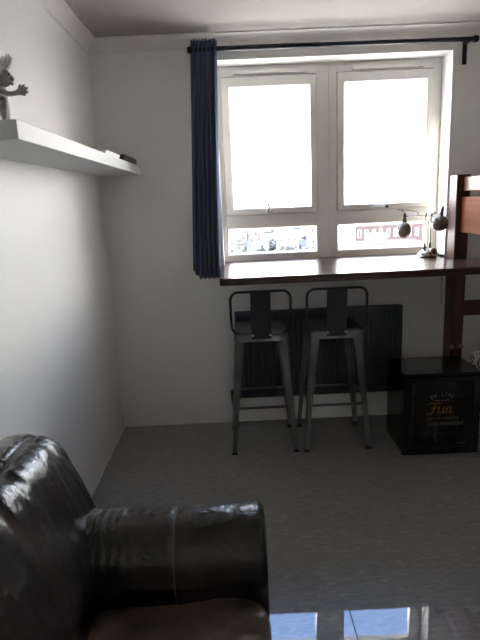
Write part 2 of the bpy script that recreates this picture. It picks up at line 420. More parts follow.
# ------------------------------------------------------------------ bar stools
def make_stool(cx, cy, label):
    root = thing('bar_stool', (cx, cy, 0), label, 'bar stool', None)
    SZ = .750; hs = .155
    def rr(h, r, z, n=5):
        pts = []
        for sx, sy, a0 in ((1,1,0), (-1,1,90), (-1,-1,180), (1,-1,270)):
            for k in range(n+1):
                a = math.radians(a0+90*k/n)
                pts.append(Vector((cx+sx*(h-r)+r*math.cos(a), cy+sy*(h-r)+r*math.sin(a), z)))
        return pts
    # pressed pan: dished top, rolled edge, short skirt
    s = MB().rings([rr(hs-.010, .03, SZ-.040), rr(hs-.004, .035, SZ-.030), rr(hs+.003, .04, SZ-.016), rr(hs+.003, .04, SZ-.008), rr(hs, .04, SZ-.002),
                    rr(hs-.008, .04, SZ), rr(hs-.020, .035, SZ-.002), rr(hs-.05, .03, SZ-.006), rr(.012, .008, SZ-.007)])
    s.build('seat', M['gun_seat'], root, ang=60)
    # skirt between the legs
    for k in range(4):
        a = k*PI/2; R = Matrix.Rotation(a, 3, 'Z')
        q = [(-.120, -hs+.004), (.120, -hs+.004)]
        pts = []
        for (zz, out, half) in ((SZ-.020, 0, .125), (SZ-.060, .008, .10)):
            pts.append(zz); 
        mb = MB()
        def pt(x, y, z):
            v_ = R @ Vector((x, y, 0)); return (cx+v_.x, cy+v_.y, z)
        mb.hexa([pt(-.112, -hs-.006, SZ-.056), pt(.112, -hs-.006, SZ-.056), pt(.112, -hs-.003, SZ-.056), pt(-.112, -hs-.003, SZ-.056),
                 pt(-.13, -hs-.001, SZ-.014), pt(.13, -hs-.001, SZ-.014), pt(.13, -hs+.002, SZ-.014), pt(-.13, -hs+.002, SZ-.014)])
        mb.build('apron', M['gun'], root, smooth=False)
    fx, fy = .190, .180
    for sx, sy in ((-1,-1), (1,-1), (1,1), (-1,1)):
        secs = []
        for t in (0, .02, .1, .25, .45, .65, .82, .92, 1.):
            z = (SZ-.010)*(1-t)+.012*t
            k = t+.10*math.sin(PI*t)*(-.35)+.0
            if t > .8: k += .05*((t-.8)/.2)**2*(1-t)*4
            ox = (hs-.003)+(fx+.012-hs+.003)*k; oy = (hs-.003)+(fy+.012-hs+.003)*k     # outer corner
            wd = .058*(1-t)+.027*t-.006*math.sin(PI*t); r_ = .012*(1-t)+.006*t
            th = .0035
            # L shaped folded sheet with a rounded outer corner
            L_ = [(ox, oy-wd), (ox, oy-r_), (ox-r_*.3, oy-r_*.3), (ox-r_, oy), (ox-wd, oy), (ox-wd, oy-th), (ox-r_, oy-th), (ox-th-r_*.2, oy-th-r_*.2), (ox-th, oy-r_), (ox-th, oy-wd)]
            secs.append([Vector((cx+sx*a, cy+sy*b, z)) for a, b in L_])
        leg = MB().rings(secs).build('leg', M['gun'], root, ang=50)
        MB().box(*sorted((cx+sx*(fx+.014), cx+sx*(fx-.018))), *sorted((cy+sy*(fy+.014), cy+sy*(fy-.018))), 0, .013).build('rubber_foot', M['black_rubber'], leg, bevel=.003)
    zb = .290; k = 1-zb/SZ; e = hs+(fx-hs)*k-.004; e2 = hs+(fy-hs)*k-.004
    for s_ in (-1, 1):
        MB().box(cx-e, cx+e, cy+s_*e2-.002-.004, cy+s_*e2+.006, zb-.010, zb+.004).build('stretcher', M['gun'], root, bevel=.002)
        MB().box(cx+s_*e-.006, cx+s_*e+.006, cy-e2, cy+e2, zb+.010, zb+.022).build('stretcher', M['gun'], root, bevel=.002)
    # hoop back on the room side
    hw = .172; yb = cy-hs-.004; pts = []
    zt = .994
    raw = [(-.128, SZ-.012, .012), (-.150, SZ+.000, .004), (-hw+.003, SZ+.028, -.002), (-hw, SZ+.075, -.006), (-hw, SZ+.17, -.014)]
    for a, z, o in raw: pts.append((cx+a, yb+o, z))
    r = .045
    for i in range(7):
        a = PI-i*PI/12
        pts.append((cx-hw+r+r*math.cos(a), yb-.016-.004*i/6, zt-r+r*math.sin(a)))
    for i in range(7):
        a = PI/2-i*PI/12
        pts.append((cx+hw-r+r*math.cos(a), yb-.020+.004*i/6, zt-r+r*math.sin(a)))
    for a, z, o in raw[::-1]: pts.append((cx-a, yb+o, z))
    MB().tube(pts, .0074, 10).build('back_hoop', M['gun_dark'], root, ang=80)
    # centre slat with an embossed border
    def sl(x, z, d): 
        t = (z-SZ)/(zt-SZ); return (cx+x, yb-.003-.017*max(0, t)-d, z)
    W = .058
    sb = MB().hexa([sl(-W, SZ-.040, .0), sl(W, SZ-.040, .0), sl(W, SZ-.040, -.003), sl(-W, SZ-.040, -.003), sl(-W, zt-.004, .0), sl(W, zt-.004, .0), sl(W, zt-.004, -.003), sl(-W, zt-.004, -.003)])
    for x0, x1, za, zb2 in ((-W, -W+.008, SZ-.01, zt-.02), (W-.008, W, SZ-.01, zt-.02)):
        sb.hexa([sl(x0, za, .003), sl(x1, za, .003), sl(x1, za, 0), sl(x0, za, 0), sl(x0, zb2, .003), sl(x1, zb2, .003), sl(x1, zb2, 0), sl(x0, zb2, 0)])
    for za, zb2, x0 in ((zt-.045, zt-.041, .036), (SZ+.03, SZ+.034, .036)):
        sb.hexa([sl(-x0, za, .002), sl(x0, za, .002), sl(x0, za, 0), sl(-x0, za, 0), sl(-x0, zb2, .002), sl(x0, zb2, .002), sl(x0, zb2, 0), sl(-x0, zb2, 0)])
    for x0 in (-.036, .034):
        sb.hexa([sl(x0, SZ+.03, .002), sl(x0+.002, SZ+.03, .002), sl(x0+.002, SZ+.03, 0), sl(x0, SZ+.03, 0), sl(x0, zt-.041, .002), sl(x0+.002, zt-.041, .002), sl(x0+.002, zt-.041, 0), sl(x0, zt-.041, 0)])
    sb.build('backrest', M['gun_dark'], root, smooth=False)
    for a in (-.052, .052):
        MB().lathe([(.0075, 0), (.007, .003), (.004, .0045)], (cx+a, yb-.008, SZ-.016), 12, Matrix.Rotation(PI/2, 3, 'X')).build('bolt', M['bolt'], root)
    return root
st = make_stool(.138, 3.098, 'gunmetal low-backed bar stool nearer the curtain, left of the two')
st2 = copy_tree(st); st2.location = (.575, 3.093, 0)
tag(st2, 'gunmetal low-backed bar stool nearer the black mini fridge, right of the two')
for o in (st, st2): o['group'] = 'metal bar stools under the counter desk'

# ------------------------------------------------------------------ bunk bed frame
bed = thing('bed_frame', (1.355, 3.18, 0), 'tall dark wooden bunk bed frame at the right by the window', 'bed')
PX0, PX1, PY0, PY1, PZ = 1.317, 1.398, 3.120, 3.225, 1.593
FXR, NY = 2.27, 1.20
for (a, b, c_, d) in ((PX0, PX1, PY0, PY1), (FXR-.02, FXR+.06, PY0, PY1), (PX0, PX1, NY-.1, NY), (FXR-.02, FXR+.06, NY-.1, NY)):
    pz = MB().box(a, b, c_, d, 0, PZ).build('post', M['bed_post'], bed, bevel=.004)
    if c_ == PY0 and a == PX0:
        for bx in (1.324+.008, 1.389):
            MB().lathe([(.014, 0), (.014, .003), (.010, .005)], (bx, PY0, .555), 14, Matrix.Rotation(PI/2, 3, 'X')).build('bolt_cap', M['bolt_cap'], pz)
for a in (1.355, FXR-.01):
    MB().box(a, a+.028, NY, PY0, 1.500, 1.578).build('guard_rail', M['bed_rail'], bed, bevel=.004)
    MB().box(a-.006, a+.028, NY, PY0, 1.262, 1.466).build('side_board', M['bed'], bed, bevel=.004)
for yy in (3.160, NY-.06):
    MB().box(PX1, FXR-.02, yy, yy+.026, .741, .837).build('end_rail', M['bed_post'], bed, bevel=.003)
    MB().box(PX1, FXR-.02, yy, yy+.026, 1.262, 1.40).build('end_rail', M['bed_post'], bed, bevel=.003)
for k in range(9):
    yy = NY+.12+k*.2
    MB().box(1.383, FXR-.01, yy, yy+.07, 1.285, 1.303).build('slat', M['bed'], bed)

# ------------------------------------------------------------------ mini fridge
fx0, fx1, fy0, fy1, fz = .931, 1.372, 2.785, 3.112, .500
fr_ = thing('mini_fridge', (1.15, 3.0, 0), 'small black glass-door drinks fridge standing under the desk', 'mini fridge')
DY = fy0+.040
b = MB()
b.box(fx0, fx0+.025, DY, fy1, .015, fz-.02); b.box(fx1-.025, fx1, DY, fy1, .015, fz-.02)
b.box(fx0+.025, fx1-.025, DY, fy1, .015, .06); b.box(fx0+.025, fx1-.025, DY, fy1, fz-.045, fz-.02)
b.box(fx0+.025, fx1-.025, fy1-.03, fy1, .06, fz-.045)
b.build('body', M['fridge'], fr_, bevel=.003)
MB().box(fx0-.004, fx1+.004, fy0+.006, fy1+.002, fz-.019, fz).build('top_panel', M['fridge'], fr_, bevel=.005, seg=3)
MB().box(fx0+.03, fx1-.03, fy1-.045, fy1-.032, .065, fz-.05).build('liner', M['fridge_in'], fr_)
for zz in (.19, .325):
    s = MB(); 
    for k in range(14):
        xx = fx0+.04+(fx1-fx0-.08)*k/13; s.box(xx-.0015, xx+.0015, DY+.03, fy1-.05, zz, zz+.003)
    s.box(fx0+.027, fx1-.027, DY+.03, DY+.034, zz-.001, zz+.005); s.box(fx0+.027, fx1-.027, fy1-.055, fy1-.051, zz-.001, zz+.005)
    s.build('wire_shelf', M['gun_dark'], fr_, smooth=False)
door = MB().frame(fx0, fx1, .006, fz-.022, (.050, .045, .051, .030), fy0, DY-.004, .004).build('door', M['fridge'], fr_, bevel=.003)
MB().box(fx0+.046, fx1-.041, fy0+.010, fy0+.014, .053, fz-.048).build('door_glass', M['fridge_glass'], door, smooth=False)
MB().box(fx0+.004, fx0+.014, fy0-.010, fy0, .20, .34).build('door_handle', M['fridge'], door, bevel=.002)
for a in (fx0+.03, fx1-.03):
    for yy in (fy0+.03, fy1-.03):
        MB().lathe([(.012, 0), (.014, .004), (.010, .018)], (a, yy, 0), 12).build('foot', M['black_rubber'], fr_)
MB().box(fx0+.004, fx0+.012, fy0-.002, fy0, .024, .032).build('hinge_pin', M['bolt'], door)

def text_mesh(txt, size, shear=0., bold=0.):
    cu = bpy.data.curves.new('lettering', 'FONT'); cu.body = txt; cu.size = size; cu.shear = shear; cu.offset = bold; cu.extrude = .0004
    cu.align_x = 'CENTER'; cu.align_y = 'CENTER'
    o = bpy.data.objects.new('lettering', cu); COL.objects.link(o)
    bpy.context.view_layer.update()
    me = bpy.data.meshes.new_from_object(o.evaluated_get(bpy.context.evaluated_depsgraph_get()))
    bpy.data.objects.remove(o); bpy.data.curves.remove(cu)
    return me
def put_text(mb, txt, size, x, z, y, rot=0., shear=0., bold=0.):
    me = text_mesh(txt, size, shear, bold); c_, s_ = math.cos(rot), math.sin(rot)
    mb.add([(x+v.co.x*c_-v.co.y*s_, y-v.co.z, z+v.co.x*s_+v.co.y*c_) for v in me.vertices], [tuple(p.vertices) for p in me.polygons])
    bpy.data.meshes.remove(me)
TY = fy0+.0092
tx = 1.155
R_ = .105; n = 7
for i0, word in ((0, 'MY'), (3, 'LIFE')):
    t = MB()
    for i, ch in enumerate(word):
        a = (i0+i-(n-1)/2)*.185
        put_text(t, ch, .033, tx+R_*math.sin(a), .372-R_*(1-math.cos(a)), TY, -a)
    t.build('arched_lettering', M['print_white'], door, smooth=False)
t = MB()
strokes = [   # cursive F, u, n : (across, up, half width)
    [(-.070, .020, 2), (-.062, .030, 3), (-.040, .031, 4), (-.015, .029, 4), (.000, .034, 2)],
    [(-.032, .030, 3), (-.038, .010, 5), (-.045, -.014, 5), (-.058, -.027, 4), (-.074, -.024, 3), (-.077, -.014, 2)],
    [(-.052, .004, 2), (-.038, .005, 4), (-.020, .007, 3)],
    [(-.018, .006, 2), (-.012, .010, 4), (-.015, -.006, 5), (-.014, -.022, 4), (-.003, -.023, 3), (.008, -.008, 3), (.013, .010, 4)],
    [(.013, .010, 4), (.009, -.010, 5), (.010, -.023, 4), (.018, -.020, 2), (.025, -.006, 2)],
    [(.029, .010, 4), (.026, -.008, 5), (.021, -.025, 4)],
    [(.023, -.010, 2), (.036, .008, 3), (.046, .009, 4), (.045, -.008, 5), (.043, -.021, 4), (.052, -.023, 3), (.062, -.012, 2)]]
for st_ in strokes:
    c3 = catmull([(tx-.003+u_*1.12, v_*1.15+.285, w_*.001) for u_, v_, w_ in st_], 7, False)
    i0 = len(t.v)
    t.tube([(q.x, 0, q.y) for q in c3], [max(.0012, q.z*.78) for q in c3], 8)
    for i in range(i0, len(t.v)):
        x_, y_, z_ = t.v[i]; t.v[i] = (x_, TY+y_*.10, z_)
t.build('script_lettering', M['print_gold'], door)
def marks(z, x0, x1, hgt, m_, name, seed):
    rnd = random.Random(seed); q = MB(); x = x0
    while x < x1:
        w_ = rnd.uniform(.004, .009)
        if rnd.random() < .15: x += .008; continue
        h_ = hgt*rnd.uniform(.6, 1)
        q.frame(x, x+w_, z, z+h_, .0016, TY-.0004, TY+.0004); x += w_+.0025
    q.build(name, m_, door, smooth=False)
marks(.332, tx-.045, tx+.04, .011, M['print_grey'], 'small_print', 1)
marks(.222, tx-.095, tx+.10, .011, M['print_grey'], 'small_print', 2)
marks(.182, tx-.080, tx+.125, .024, M['print_grey'], 'small_print', 3)
MB().box(1.250, 1.300, TY-.0004, TY+.0004, .063, .069).build('name_strip', M['print_white'], door, smooth=False)
# things kept inside
def jar(x, y, z, r, h_, label):
    o = thing('jar', (x, y, z), label, 'jar', 'pale jars in the fridge')
    MB().lathe([(r*.9, 0), (r, .005), (r, h_*.72), (r*.72, h_*.82), (r*.7, h_*.84)], (x, y, z), 18).build('glass', M['jar'], o)
    MB().lathe([(r*.78, h_*.84), (r*.8, h_*.86), (r*.8, h_), (r*.7, h_)], (x, y, z), 18).build('lid', M['print_grey'], o)
jar(1.005, 2.93, .061, .026, .10, 'pale jar on the floor of the mini fridge at the left')
jar(1.010, 2.93, .195, .026, .09, 'pale jar on the lower wire shelf of the mini fridge')
jar(1.020, 2.93, .330, .022, .08, 'small pale jar on the upper wire shelf of the mini fridge')
def can(x, y, z):
    o = tag(MB().lathe([(.024, 0), (.029, .006), (.029, .098), (.023, .110), (.022, .110)], (x, y, z), 18).build('drink_can', M['can'], None),
            'drink can in the row at the bottom of the mini fridge', 'can', 'drink cans in the fridge')
    return o
c0 = can(1.09, 2.93, .061)
for k in range(1, 4):
    c1 = c0.copy(); COL.objects.link(c1); c1.location.x += .064*k

# ------------------------------------------------------------------ speckled bean bag beyond the fridge
def spk():
    m = mat('black_and_white_fleece', (.6, .6, .58), .9); nt = m.node_tree; b = nt.nodes['Principled BSDF']; L = nt.links.new
    tc = nt.nodes.new('ShaderNodeTexCoord'); n = nt.nodes.new('ShaderNodeTexNoise'); n.inputs['Scale'].default_value = 28; n.inputs['Detail'].default_value = 3
    r = nt.nodes.new('ShaderNodeValToRGB'); r.color_ramp.interpolation = 'CONSTANT'
    r.color_ramp.elements[0].color = (.02, .02, .02, 1); r.color_ramp.elements[1].position = .46; r.color_ramp.elements[1].color = (.62, .62, .60, 1)
    L(tc.outputs['Object'], n.inputs['Vector']); L(n.outputs['Fac'], r.inputs['Fac']); L(r.outputs['Color'], b.inputs['Base Color'])
    return m
M['speck'] = spk()
bb = MB(); rings = []
for i in range(15):
    ph = -PI/2+PI*i/14; r = max(.02, math.cos(ph))**.28; zz = .285+.28*math.sin(ph)
    ring = []
    for k in range(40):
        a = 2*PI*k/40; w_ = 1+.05*noise.noise(Vector((2*math.cos(a), 2*math.sin(a), zz*8)))
        ca = math.copysign(abs(math.cos(a))**.55, math.cos(a)); sa = math.copysign(abs(math.sin(a))**.55, math.sin(a))
        ring.append(Vector((1.616+.222*r*w_*ca, 2.945+.225*r*w_*sa, max(0, zz))))
    rings.append(ring)
o = bb.rings(rings).build('bean_bag', M['speck'], None, ang=180)
tag(o, 'black and white speckled fleece bean bag beyond the right of the mini fridge', 'bean bag')

# ------------------------------------------------------------------ twin headed desk lamp
LY = 3.335
lamp = thing('desk_lamp', (1.236, LY, DZ), 'chrome twin-headed desk lamp on the desk beside the bed post', 'lamp')
MB().lathe([(.060, 0), (.062, .004), (.060, .012), (.050, .026), (.034, .038), (.014, .045), (.006, .046)], (1.236, LY, DZ), 32).build('base', M['chrome'], lamp)
MB().lathe([(.020, 0), (.022, .004), (.022, .034), (.016, .040)], (1.262, LY-.03, DZ+.014), 18).build('switch_knob', M['chrome'], lamp)
for x, zt in ((1.218, 1.362), (1.252, 1.360)):
    MB().tube([(x, LY, DZ+.036), (x, LY, zt)], .0045, 10).build('post', M['chrome'], lamp)
    MB().tube([(x, LY, DZ+.036), (x, LY, DZ+.085)], .0075, 10).build('collar', M['lamp_dark'], lamp)
    MB().lathe([(.007, -.010), (.010, -.006), (.010, .006), (.006, .011)], (x, LY, zt), 12).build('joint', M['chrome'], lamp)
MB().tube([(1.218, LY, 1.362), (1.15, LY, 1.362), (1.093, LY, 1.358)], .004, 8).build('arm', M['chrome'], lamp)
MB().tube([(1.252, LY, 1.360), (1.276, LY, 1.376), (1.292, LY, 1.388), (1.316, LY-.01, 1.372)], .004, 8).build('arm', M['chrome'], lamp)
def head(c, ax, rx, rz, name):
    ax = Vector(ax).normalized(); Q = Vector((0, 0, 1)).rotation_difference(ax).to_matrix()
    pr = []
    for i in range(15):
        a = -PI*.40+(PI*.5+PI*.40)*i/14
        pr.append((max(.010, rx*math.cos(a)), rz*math.sin(a)))
    pr2 = [(r*.93, z) for r, z in pr[:-2]][::-1]
    mb = MB(); vs = pr+[]
    mb.lathe(pr, c, 24, Q)
    sh = mb.build('shade', M['lamp_shell'], lamp, ang=60)
    MB().lathe([(.016, rz*.86), (.015, rz*1.05), (.012, rz*1.2), (.010, rz*1.75), (.007, rz*1.95), (.003, rz*2.0)], c, 14, Q).build('socket', M['lamp_dark'], sh)
    return sh
head((1.084, LY, 1.276), (.02, 0, 1), .046, .052, 'shade')
head((1.296, LY-.03, 1.310), (.16, -.02, 1), .054, .052, 'shade')
MB().tube(catmull([(1.083, LY, 1.385), (1.07, LY+.02, 1.398), (1.05, LY+.03, 1.402), (1.10, LY+.01, 1.396), (1.15, LY, 1.388), (1.172, LY, 1.372), (1.150, LY, 1.360)], 6, False), .002, 6).build('cable', M['cable'], lamp)
MB().tube(catmull([(1.322, LY-.02, 1.408), (1.335, LY-.03, 1.425), (1.355, LY-.05, 1.41), (1.335, LY-.05, 1.395), (1.300, LY-.02, 1.386)], 6, False), .0018, 6).build('cable', M['cable'], lamp)
MB().tube(catmull([(1.275, LY-.03, DZ+.03), (1.283, LY-.035, DZ+.026), (1.293, LY-.05, DZ+.015), (1.297, LY-.06, DZ+.004), (1.306, LY-.07, DZ+.003), (1.308, LY-.075, DZ-.03), (1.308, LY-.075, DZ-.06)], 5, False), .0032, 8).build('power_cable', M['cable'], lamp)
MB().tube([(1.308, LY-.075, DZ-.05), (1.308, LY-.077, .80)], .004, 8).build('power_lead', M['cable_pale'], lamp)

# ------------------------------------------------------------------ wall shelf and what lies on it
SX1, SY0, SZ1, SZ0 = -.556, 1.464, 1.735, 1.685
sh = MB().box(XL, SX1, SY0, YB, SZ0, SZ1).build('wall_shelf', M['shelf'], None, bevel=.0015)
tag(sh, 'thick white floating shelf on the left wall', 'shelf')
rm = thing('remote_control', (-.60, 3.07, SZ1), 'chunky black remote control at the far end of the white wall shelf', 'remote control')
MB().box(-.612, -.558, 2.91, 3.27, SZ1, SZ1+.034).build('case', M['black'], rm, bevel=.005, seg=3)
for r_ in range(7):
    q = MB()
    for k in range(3):
        q.box(-.604+k*.0165, -.594+k*.0165, 2.95+r_*.042, 2.968+r_*.042, SZ1+.033, SZ1+.0362)
    q.build('button_row', M['lamp_dark'], rm, bevel=.001)
pp = MB()
for k in range(5): pp.box(-.65+.002*k, -.562+.001*k, 2.48+.004*k, 2.78+.003*k, SZ1+.0036*k, SZ1+.0036*k+.0034)
pp = pp.build('paper_booklet', M['paper'], None, smooth=False)
tag(pp, 'white booklet lying on the shelf before the black remote', 'booklet')

# figurine: faces the room, one arm held out with the fingers spread
FX, FYY, FZ = -.622, 1.555, SZ1
fg = thing('figurine', (FX, FYY, FZ), 'small grey figurine with fluffy hair and outstretched hand on the shelf end', 'figurine')
def skin(name, joints, edges, m_, parent, sub=2, root=0):
    me = bpy.data.meshes.new(name); off = parent_world(parent)
    me.from_pydata([tuple(Vector(j[:3])-off) for j in joints], edges, [])
    o = bpy.data.objects.new(name, me); COL.objects.link(o); o.parent = parent
    md = o.modifiers.new('skin', 'SKIN'); md.use_smooth_shade = True
    if not me.skin_vertices: me.skin_vertices.new()
    for i, j in enumerate(joints):
        me.skin_vertices[0].data[i].radius = (j[3], j[3]); me.skin_vertices[0].data[i].use_root = (i == root)
    s_ = o.modifiers.new('sub', 'SUBSURF'); s_.levels = sub; s_.render_levels = sub
    me.materials.append(m_)
    return o
def F(a, b, c_):   # a: towards the window, b: towards the wall, c: up
    return (FX+a, FYY+b, FZ+c_)
J = [(*F(0, 0, .052), .017), (*F(0, 0, .078), .017), (*F(.004, 0, .098), .009), (*F(.010, 0, .116), .012), (*F(.010, 0, .121), .012), (*F(.010, 0, .125), .010),
     (*F(.002, .012, .028), .010), (*F(.002, .014, .006), .008), (*F(.018, .014, .005), .006),
     (*F(.006, -.012, .028), .010), (*F(.006, -.014, .006), .008), (*F(.024, -.014, .005), .006),
     (*F(.008, -.016, .084), .009), (*F(.030, -.018, .076), .0075), (*F(.052, -.018, .079), .007), (*F(.064, -.018, .081), .008),
     (*F(.004, .018, .082), .009), (*F(-.012, .03, .062), .007), (*F(.004, .036, .050), .007)]
E_ = [(0,1), (1,2), (2,3), (3,4), (4,5), (0,6), (6,7), (7,8), (0,9), (9,10), (10,11), (1,12), (12,13), (13,14), (14,15), (1,16), (16,17), (17,18)]
n0 = 15
for da, dc in ((-.004, .022), (.010, .022), (.021, .012), (.021, -.002), (.010, -.012)):
    J.append((*F(.064+da*.9, -.018, .081+dc*.9), .0034)); E_.append((n0, len(J)-1))
skin('body', J, E_, M['figure'], fg)
hd = MB().lathe([(.0225*math.sin(PI*max(.02, min(.98, i/14)))*(1-.08*math.cos(PI*i/14)), -.023*math.cos(PI*i/14)) for i in range(15)], F(.012, 0, .121), 20)
hd.tube([F(.028, 0, .119), F(.036, 0, .118), F(.041, 0, .119)], [.0065, .0065, .003], 10)
hd.tube([F(.026, -.008, .109), F(.0335, 0, .106), F(.026, .008, .109)], [.002, .0045, .002], 8)
hd.build('head', M['figure'], fg, ang=70)
hr = MB(); rnd = random.Random(3)
for k in range(260):
    th = rnd.uniform(0, 2*PI); el = rnd.uniform(-.1, 1.35)
    d = Vector((math.cos(th)*math.cos(el), math.sin(th)*math.cos(el), math.sin(el)))
    if d.x > .25 and d.z < .72: continue
    c_ = Vector(F(.010, 0, .124)); l_ = rnd.uniform(.022, .034)
    wv = Vector((rnd.uniform(-1, 1), rnd.uniform(-1, 1), rnd.uniform(0, 1)))*.013
    hr.tube([c_+d*.014, c_+d*(.014+l_*.5)+wv*.6, c_+d*(.014+l_)+wv], [.0030, .0034, .0016], 5)
hr.build('hair', M['figure_hair'], fg)
for b_ in (-.010, .010):
    MB().lathe([(.001, -.0035), (.0035, 0), (.001, .0035)], F(.0305, b_*.9, .128), 8).build('eye', M['black'], fg)

# ------------------------------------------------------------------ leather armchair
sf = thing('leather_armchair', (-.38, .90, 0), 'dark brown leather armchair with rolled arms against the left wall', 'armchair')
Y0, Y1 = .33, 1.49
def nz(x, y, z, s): return noise.noise(Vector((x*s, y*s, z*s)))
# base
MB().box(-.795, .030, Y0+.03, Y1-.03, .045, .30).build('base', M['leather'], sf, bevel=.02, seg=3)
for a in (-.74, -.03):
    for yy in (Y0+.08, Y1-.08):
        MB().lathe([(.020, .0045), (.026, .03), (.028, .05)], (a, yy, 0), 14).build('foot', M['black'], sf)
# arms
def arm(mir, name):
    prof = [(1.262, .10), (1.258, .30), (1.252, .42), (1.238, .475), (1.250, .545), (1.295, .600), (1.365, .622), (1.435, .602), (1.485, .545), (1.494, .47), (1.472, .40), (1.466, .25), (1.466, .05), (1.36, .05)]
    loop = catmull([(a, b, 0) for a, b in prof], 9)
    rings = []
    xs = [-.66+(.042+.66)*i/90 for i in range(91)]
    xs += [.048, .052, .054]
    cyy, czz = 1.365, .45
    for x in xs:
        ring = []
        e = 0. if x < .04 else (x-.04)/.014
        sc_ = 1-.10*e*e
        for q in loop:
            y, z = q.x, q.y
            # gathered creases near the chair back, soft dimples elsewhere
            k = sm(-.18, -.48, x); amt = .0026*k*math.sin(170*x+14*nz(x, y, z, 5))+.003*nz(x, y, z, 9)+.0018*nz(x*2.5, y, z, 26)
            sd = -.0045*math.exp(-((x+.205)/.008)**2)
            dy, dz = y-cyy, z-czz; d = math.hypot(dy, dz) or 1
            f_ = (1+(amt+sd)/d)*sc_ if z > .3 else sc_
            yy, zz = cyy+dy*f_, czz+dz*f_
            if mir: yy = 1.82-yy
            ring.append(Vector((x, yy, max(.045, zz))))
        rings.append(ring)
    o = MB().rings(rings).build(name, M['leather'], sf, ang=60)
    for xx, off, rad in ((.040, .004, .0045), (-.205, -.0015, .0028)):
        pts = []
        for q in loop:
            y, z = q.x, q.y
            if z < .31 and xx < 0: continue
            dy, dz = y-cyy, z-czz; d = math.hypot(dy, dz); f_ = 1+off/d
            yy = cyy+dy*f_
            if mir: yy = 1.82-yy
            pts.append((xx+.0015*math.sin(40*z), yy, max(.05, czz+dz*f_)))
        if xx > 0: MB().tube(pts, rad, 6, closed=True).build('piping', M['leather'], o)
        else:
            k0 = max(range(len(pts)), key=lambda i: (Vector(pts[i])-Vector(pts[i-1])).length)
            MB().tube(pts[k0:]+pts[:k0], rad, 6).build('seam', M['piping'], o)
arm(False, 'arm'); arm(True, 'arm')
# padded back
bprof = [(-.432, .30), (-.424, .42), (-.428, .53), (-.464, .64), (-.506, .760), (-.552, .846), (-.622, .876), (-.700, .868), (-.765, .820), (-.797, .72), (-.802, .50), (-.800, .30), (-.795, .12), (-.62, .10), (-.47, .14)]
bl = catmull([(a, b, 0) for a, b in bprof], 10)
rings = []; bcx, bcz = -.64, .45
NY_ = 120
for i in range(NY_+1):
    t = -1+2*i/NY_
    y = .91+.565*t
    s_ = (1-abs(t)**6)**(1/4.) if abs(t) < 1 else 0
    s_ = .80+.20*s_
    ring = []
    for q in bl:
        x, z = q.x, q.y
        dx, dz = x-bcx, z-bcz; d = math.hypot(dx, dz) or 1
        up = sm(.50, .80, z)*sm(-.72, -.60, x)
        # deep creases that run down the upper front from the top seam
        ph = y*34+6*(z-.8)+2.6*nz(x, y, z, 4)
        cr_ = -abs(math.sin(ph*.5))**6*.015*up*(.5+.8*nz(y, 3, 1, 7))
        cr_ += .009*nz(x*.8, y*1.4, z*.8, 6)+.0045*nz(x, y*2.2, z*.7, 14)*(.4+up)+.0015*nz(x, y, z, 40)
        cr_ += -.010*math.exp(-((x+.612)/.010)**2)*(z > .6)
        f_ = (1+cr_/d)*s_
        ring.append(Vector((max(-.806, bcx+dx*f_), y, max(.06, bcz+dz*f_))))
    rings.append(ring)
bo = MB().rings(rings).build('backrest', M['leather'], sf, ang=60)
# seam along the top of the back
pts = []
for i in range(4, NY_-3):
    cand = [v for v in rings[i] if v.z > .6]
    pts.append(min(cand, key=lambda v: abs(v.x+.612))+Vector((0, 0, .0005)))
pts = [Vector((-.612, p.y, sum(q.z for q in pts[max(0, k-3):k+4])/len(pts[max(0, k-3):k+4]))) for k, p in enumerate(pts)]
MB().tube(pts, .0035, 6).build('seam', M['piping'], bo)
# seat cushion
rings = []
cx_, cy_, cz_ = -.198, .91, .362
hx, hy, hz = .250, .352, .072
NS = 64; NT = 40
for i in range(NT+1):
    ph = -PI/2+PI*i/NT
    cph = abs(math.cos(ph))**.22; sph = math.copysign(abs(math.sin(ph))**.55, math.sin(ph))
    ring = []
    for k in range(NS*2):
        a = 2*PI*k/(NS*2)
        ca = math.copysign(abs(math.cos(a))**.25, math.cos(a)); sa = math.copysign(abs(math.sin(a))**.25, math.sin(a))
        x, y, z = cx_+hx*cph*ca, cy_+hy*cph*sa, cz_+hz*sph
        d = .018*nz(x, y, 0, 6)+.012*nz(x*.8, y*1.5, 0, 14)+.003*nz(x, y, z, 34)
        ring.append(Vector((x+.3*d, y, z+d*(1 if sph > 0 else .2))))
    rings.append(ring)
MB().rings(rings).build('seat_cushion', M['leather_seat'], sf, ang=70)

# ------------------------------------------------------------------ low glass table
TZ = .092
gt = thing('glass_table', (.5, 1.2, 0), 'low clear glass-topped table in front of the armchair mirroring the window', 'coffee table')
for x0, x1 in ((.060, .3448), (.3472, 1.15)):
    MB().box(x0, x1, .80, 1.545, TZ-.006, TZ).build('glass_panel', M['sheet'], gt, smooth=False)
MB().box(.3449, .3471, .80, 1.545, TZ-.006, TZ+.0004).build('joint_strip', M['black_rubber'], gt)
for x, y in ((.10, .86), (.10, 1.36), (.346, .86), (.346, 1.36), (1.10, .86), (1.10, 1.36)):
    MB().lathe([(.020, 0), (.022, .004), (.016, .012), (.016, TZ-.012), (.024, TZ-.0065)], (x, y, 0), 16).build('leg', M['chrome'], gt)

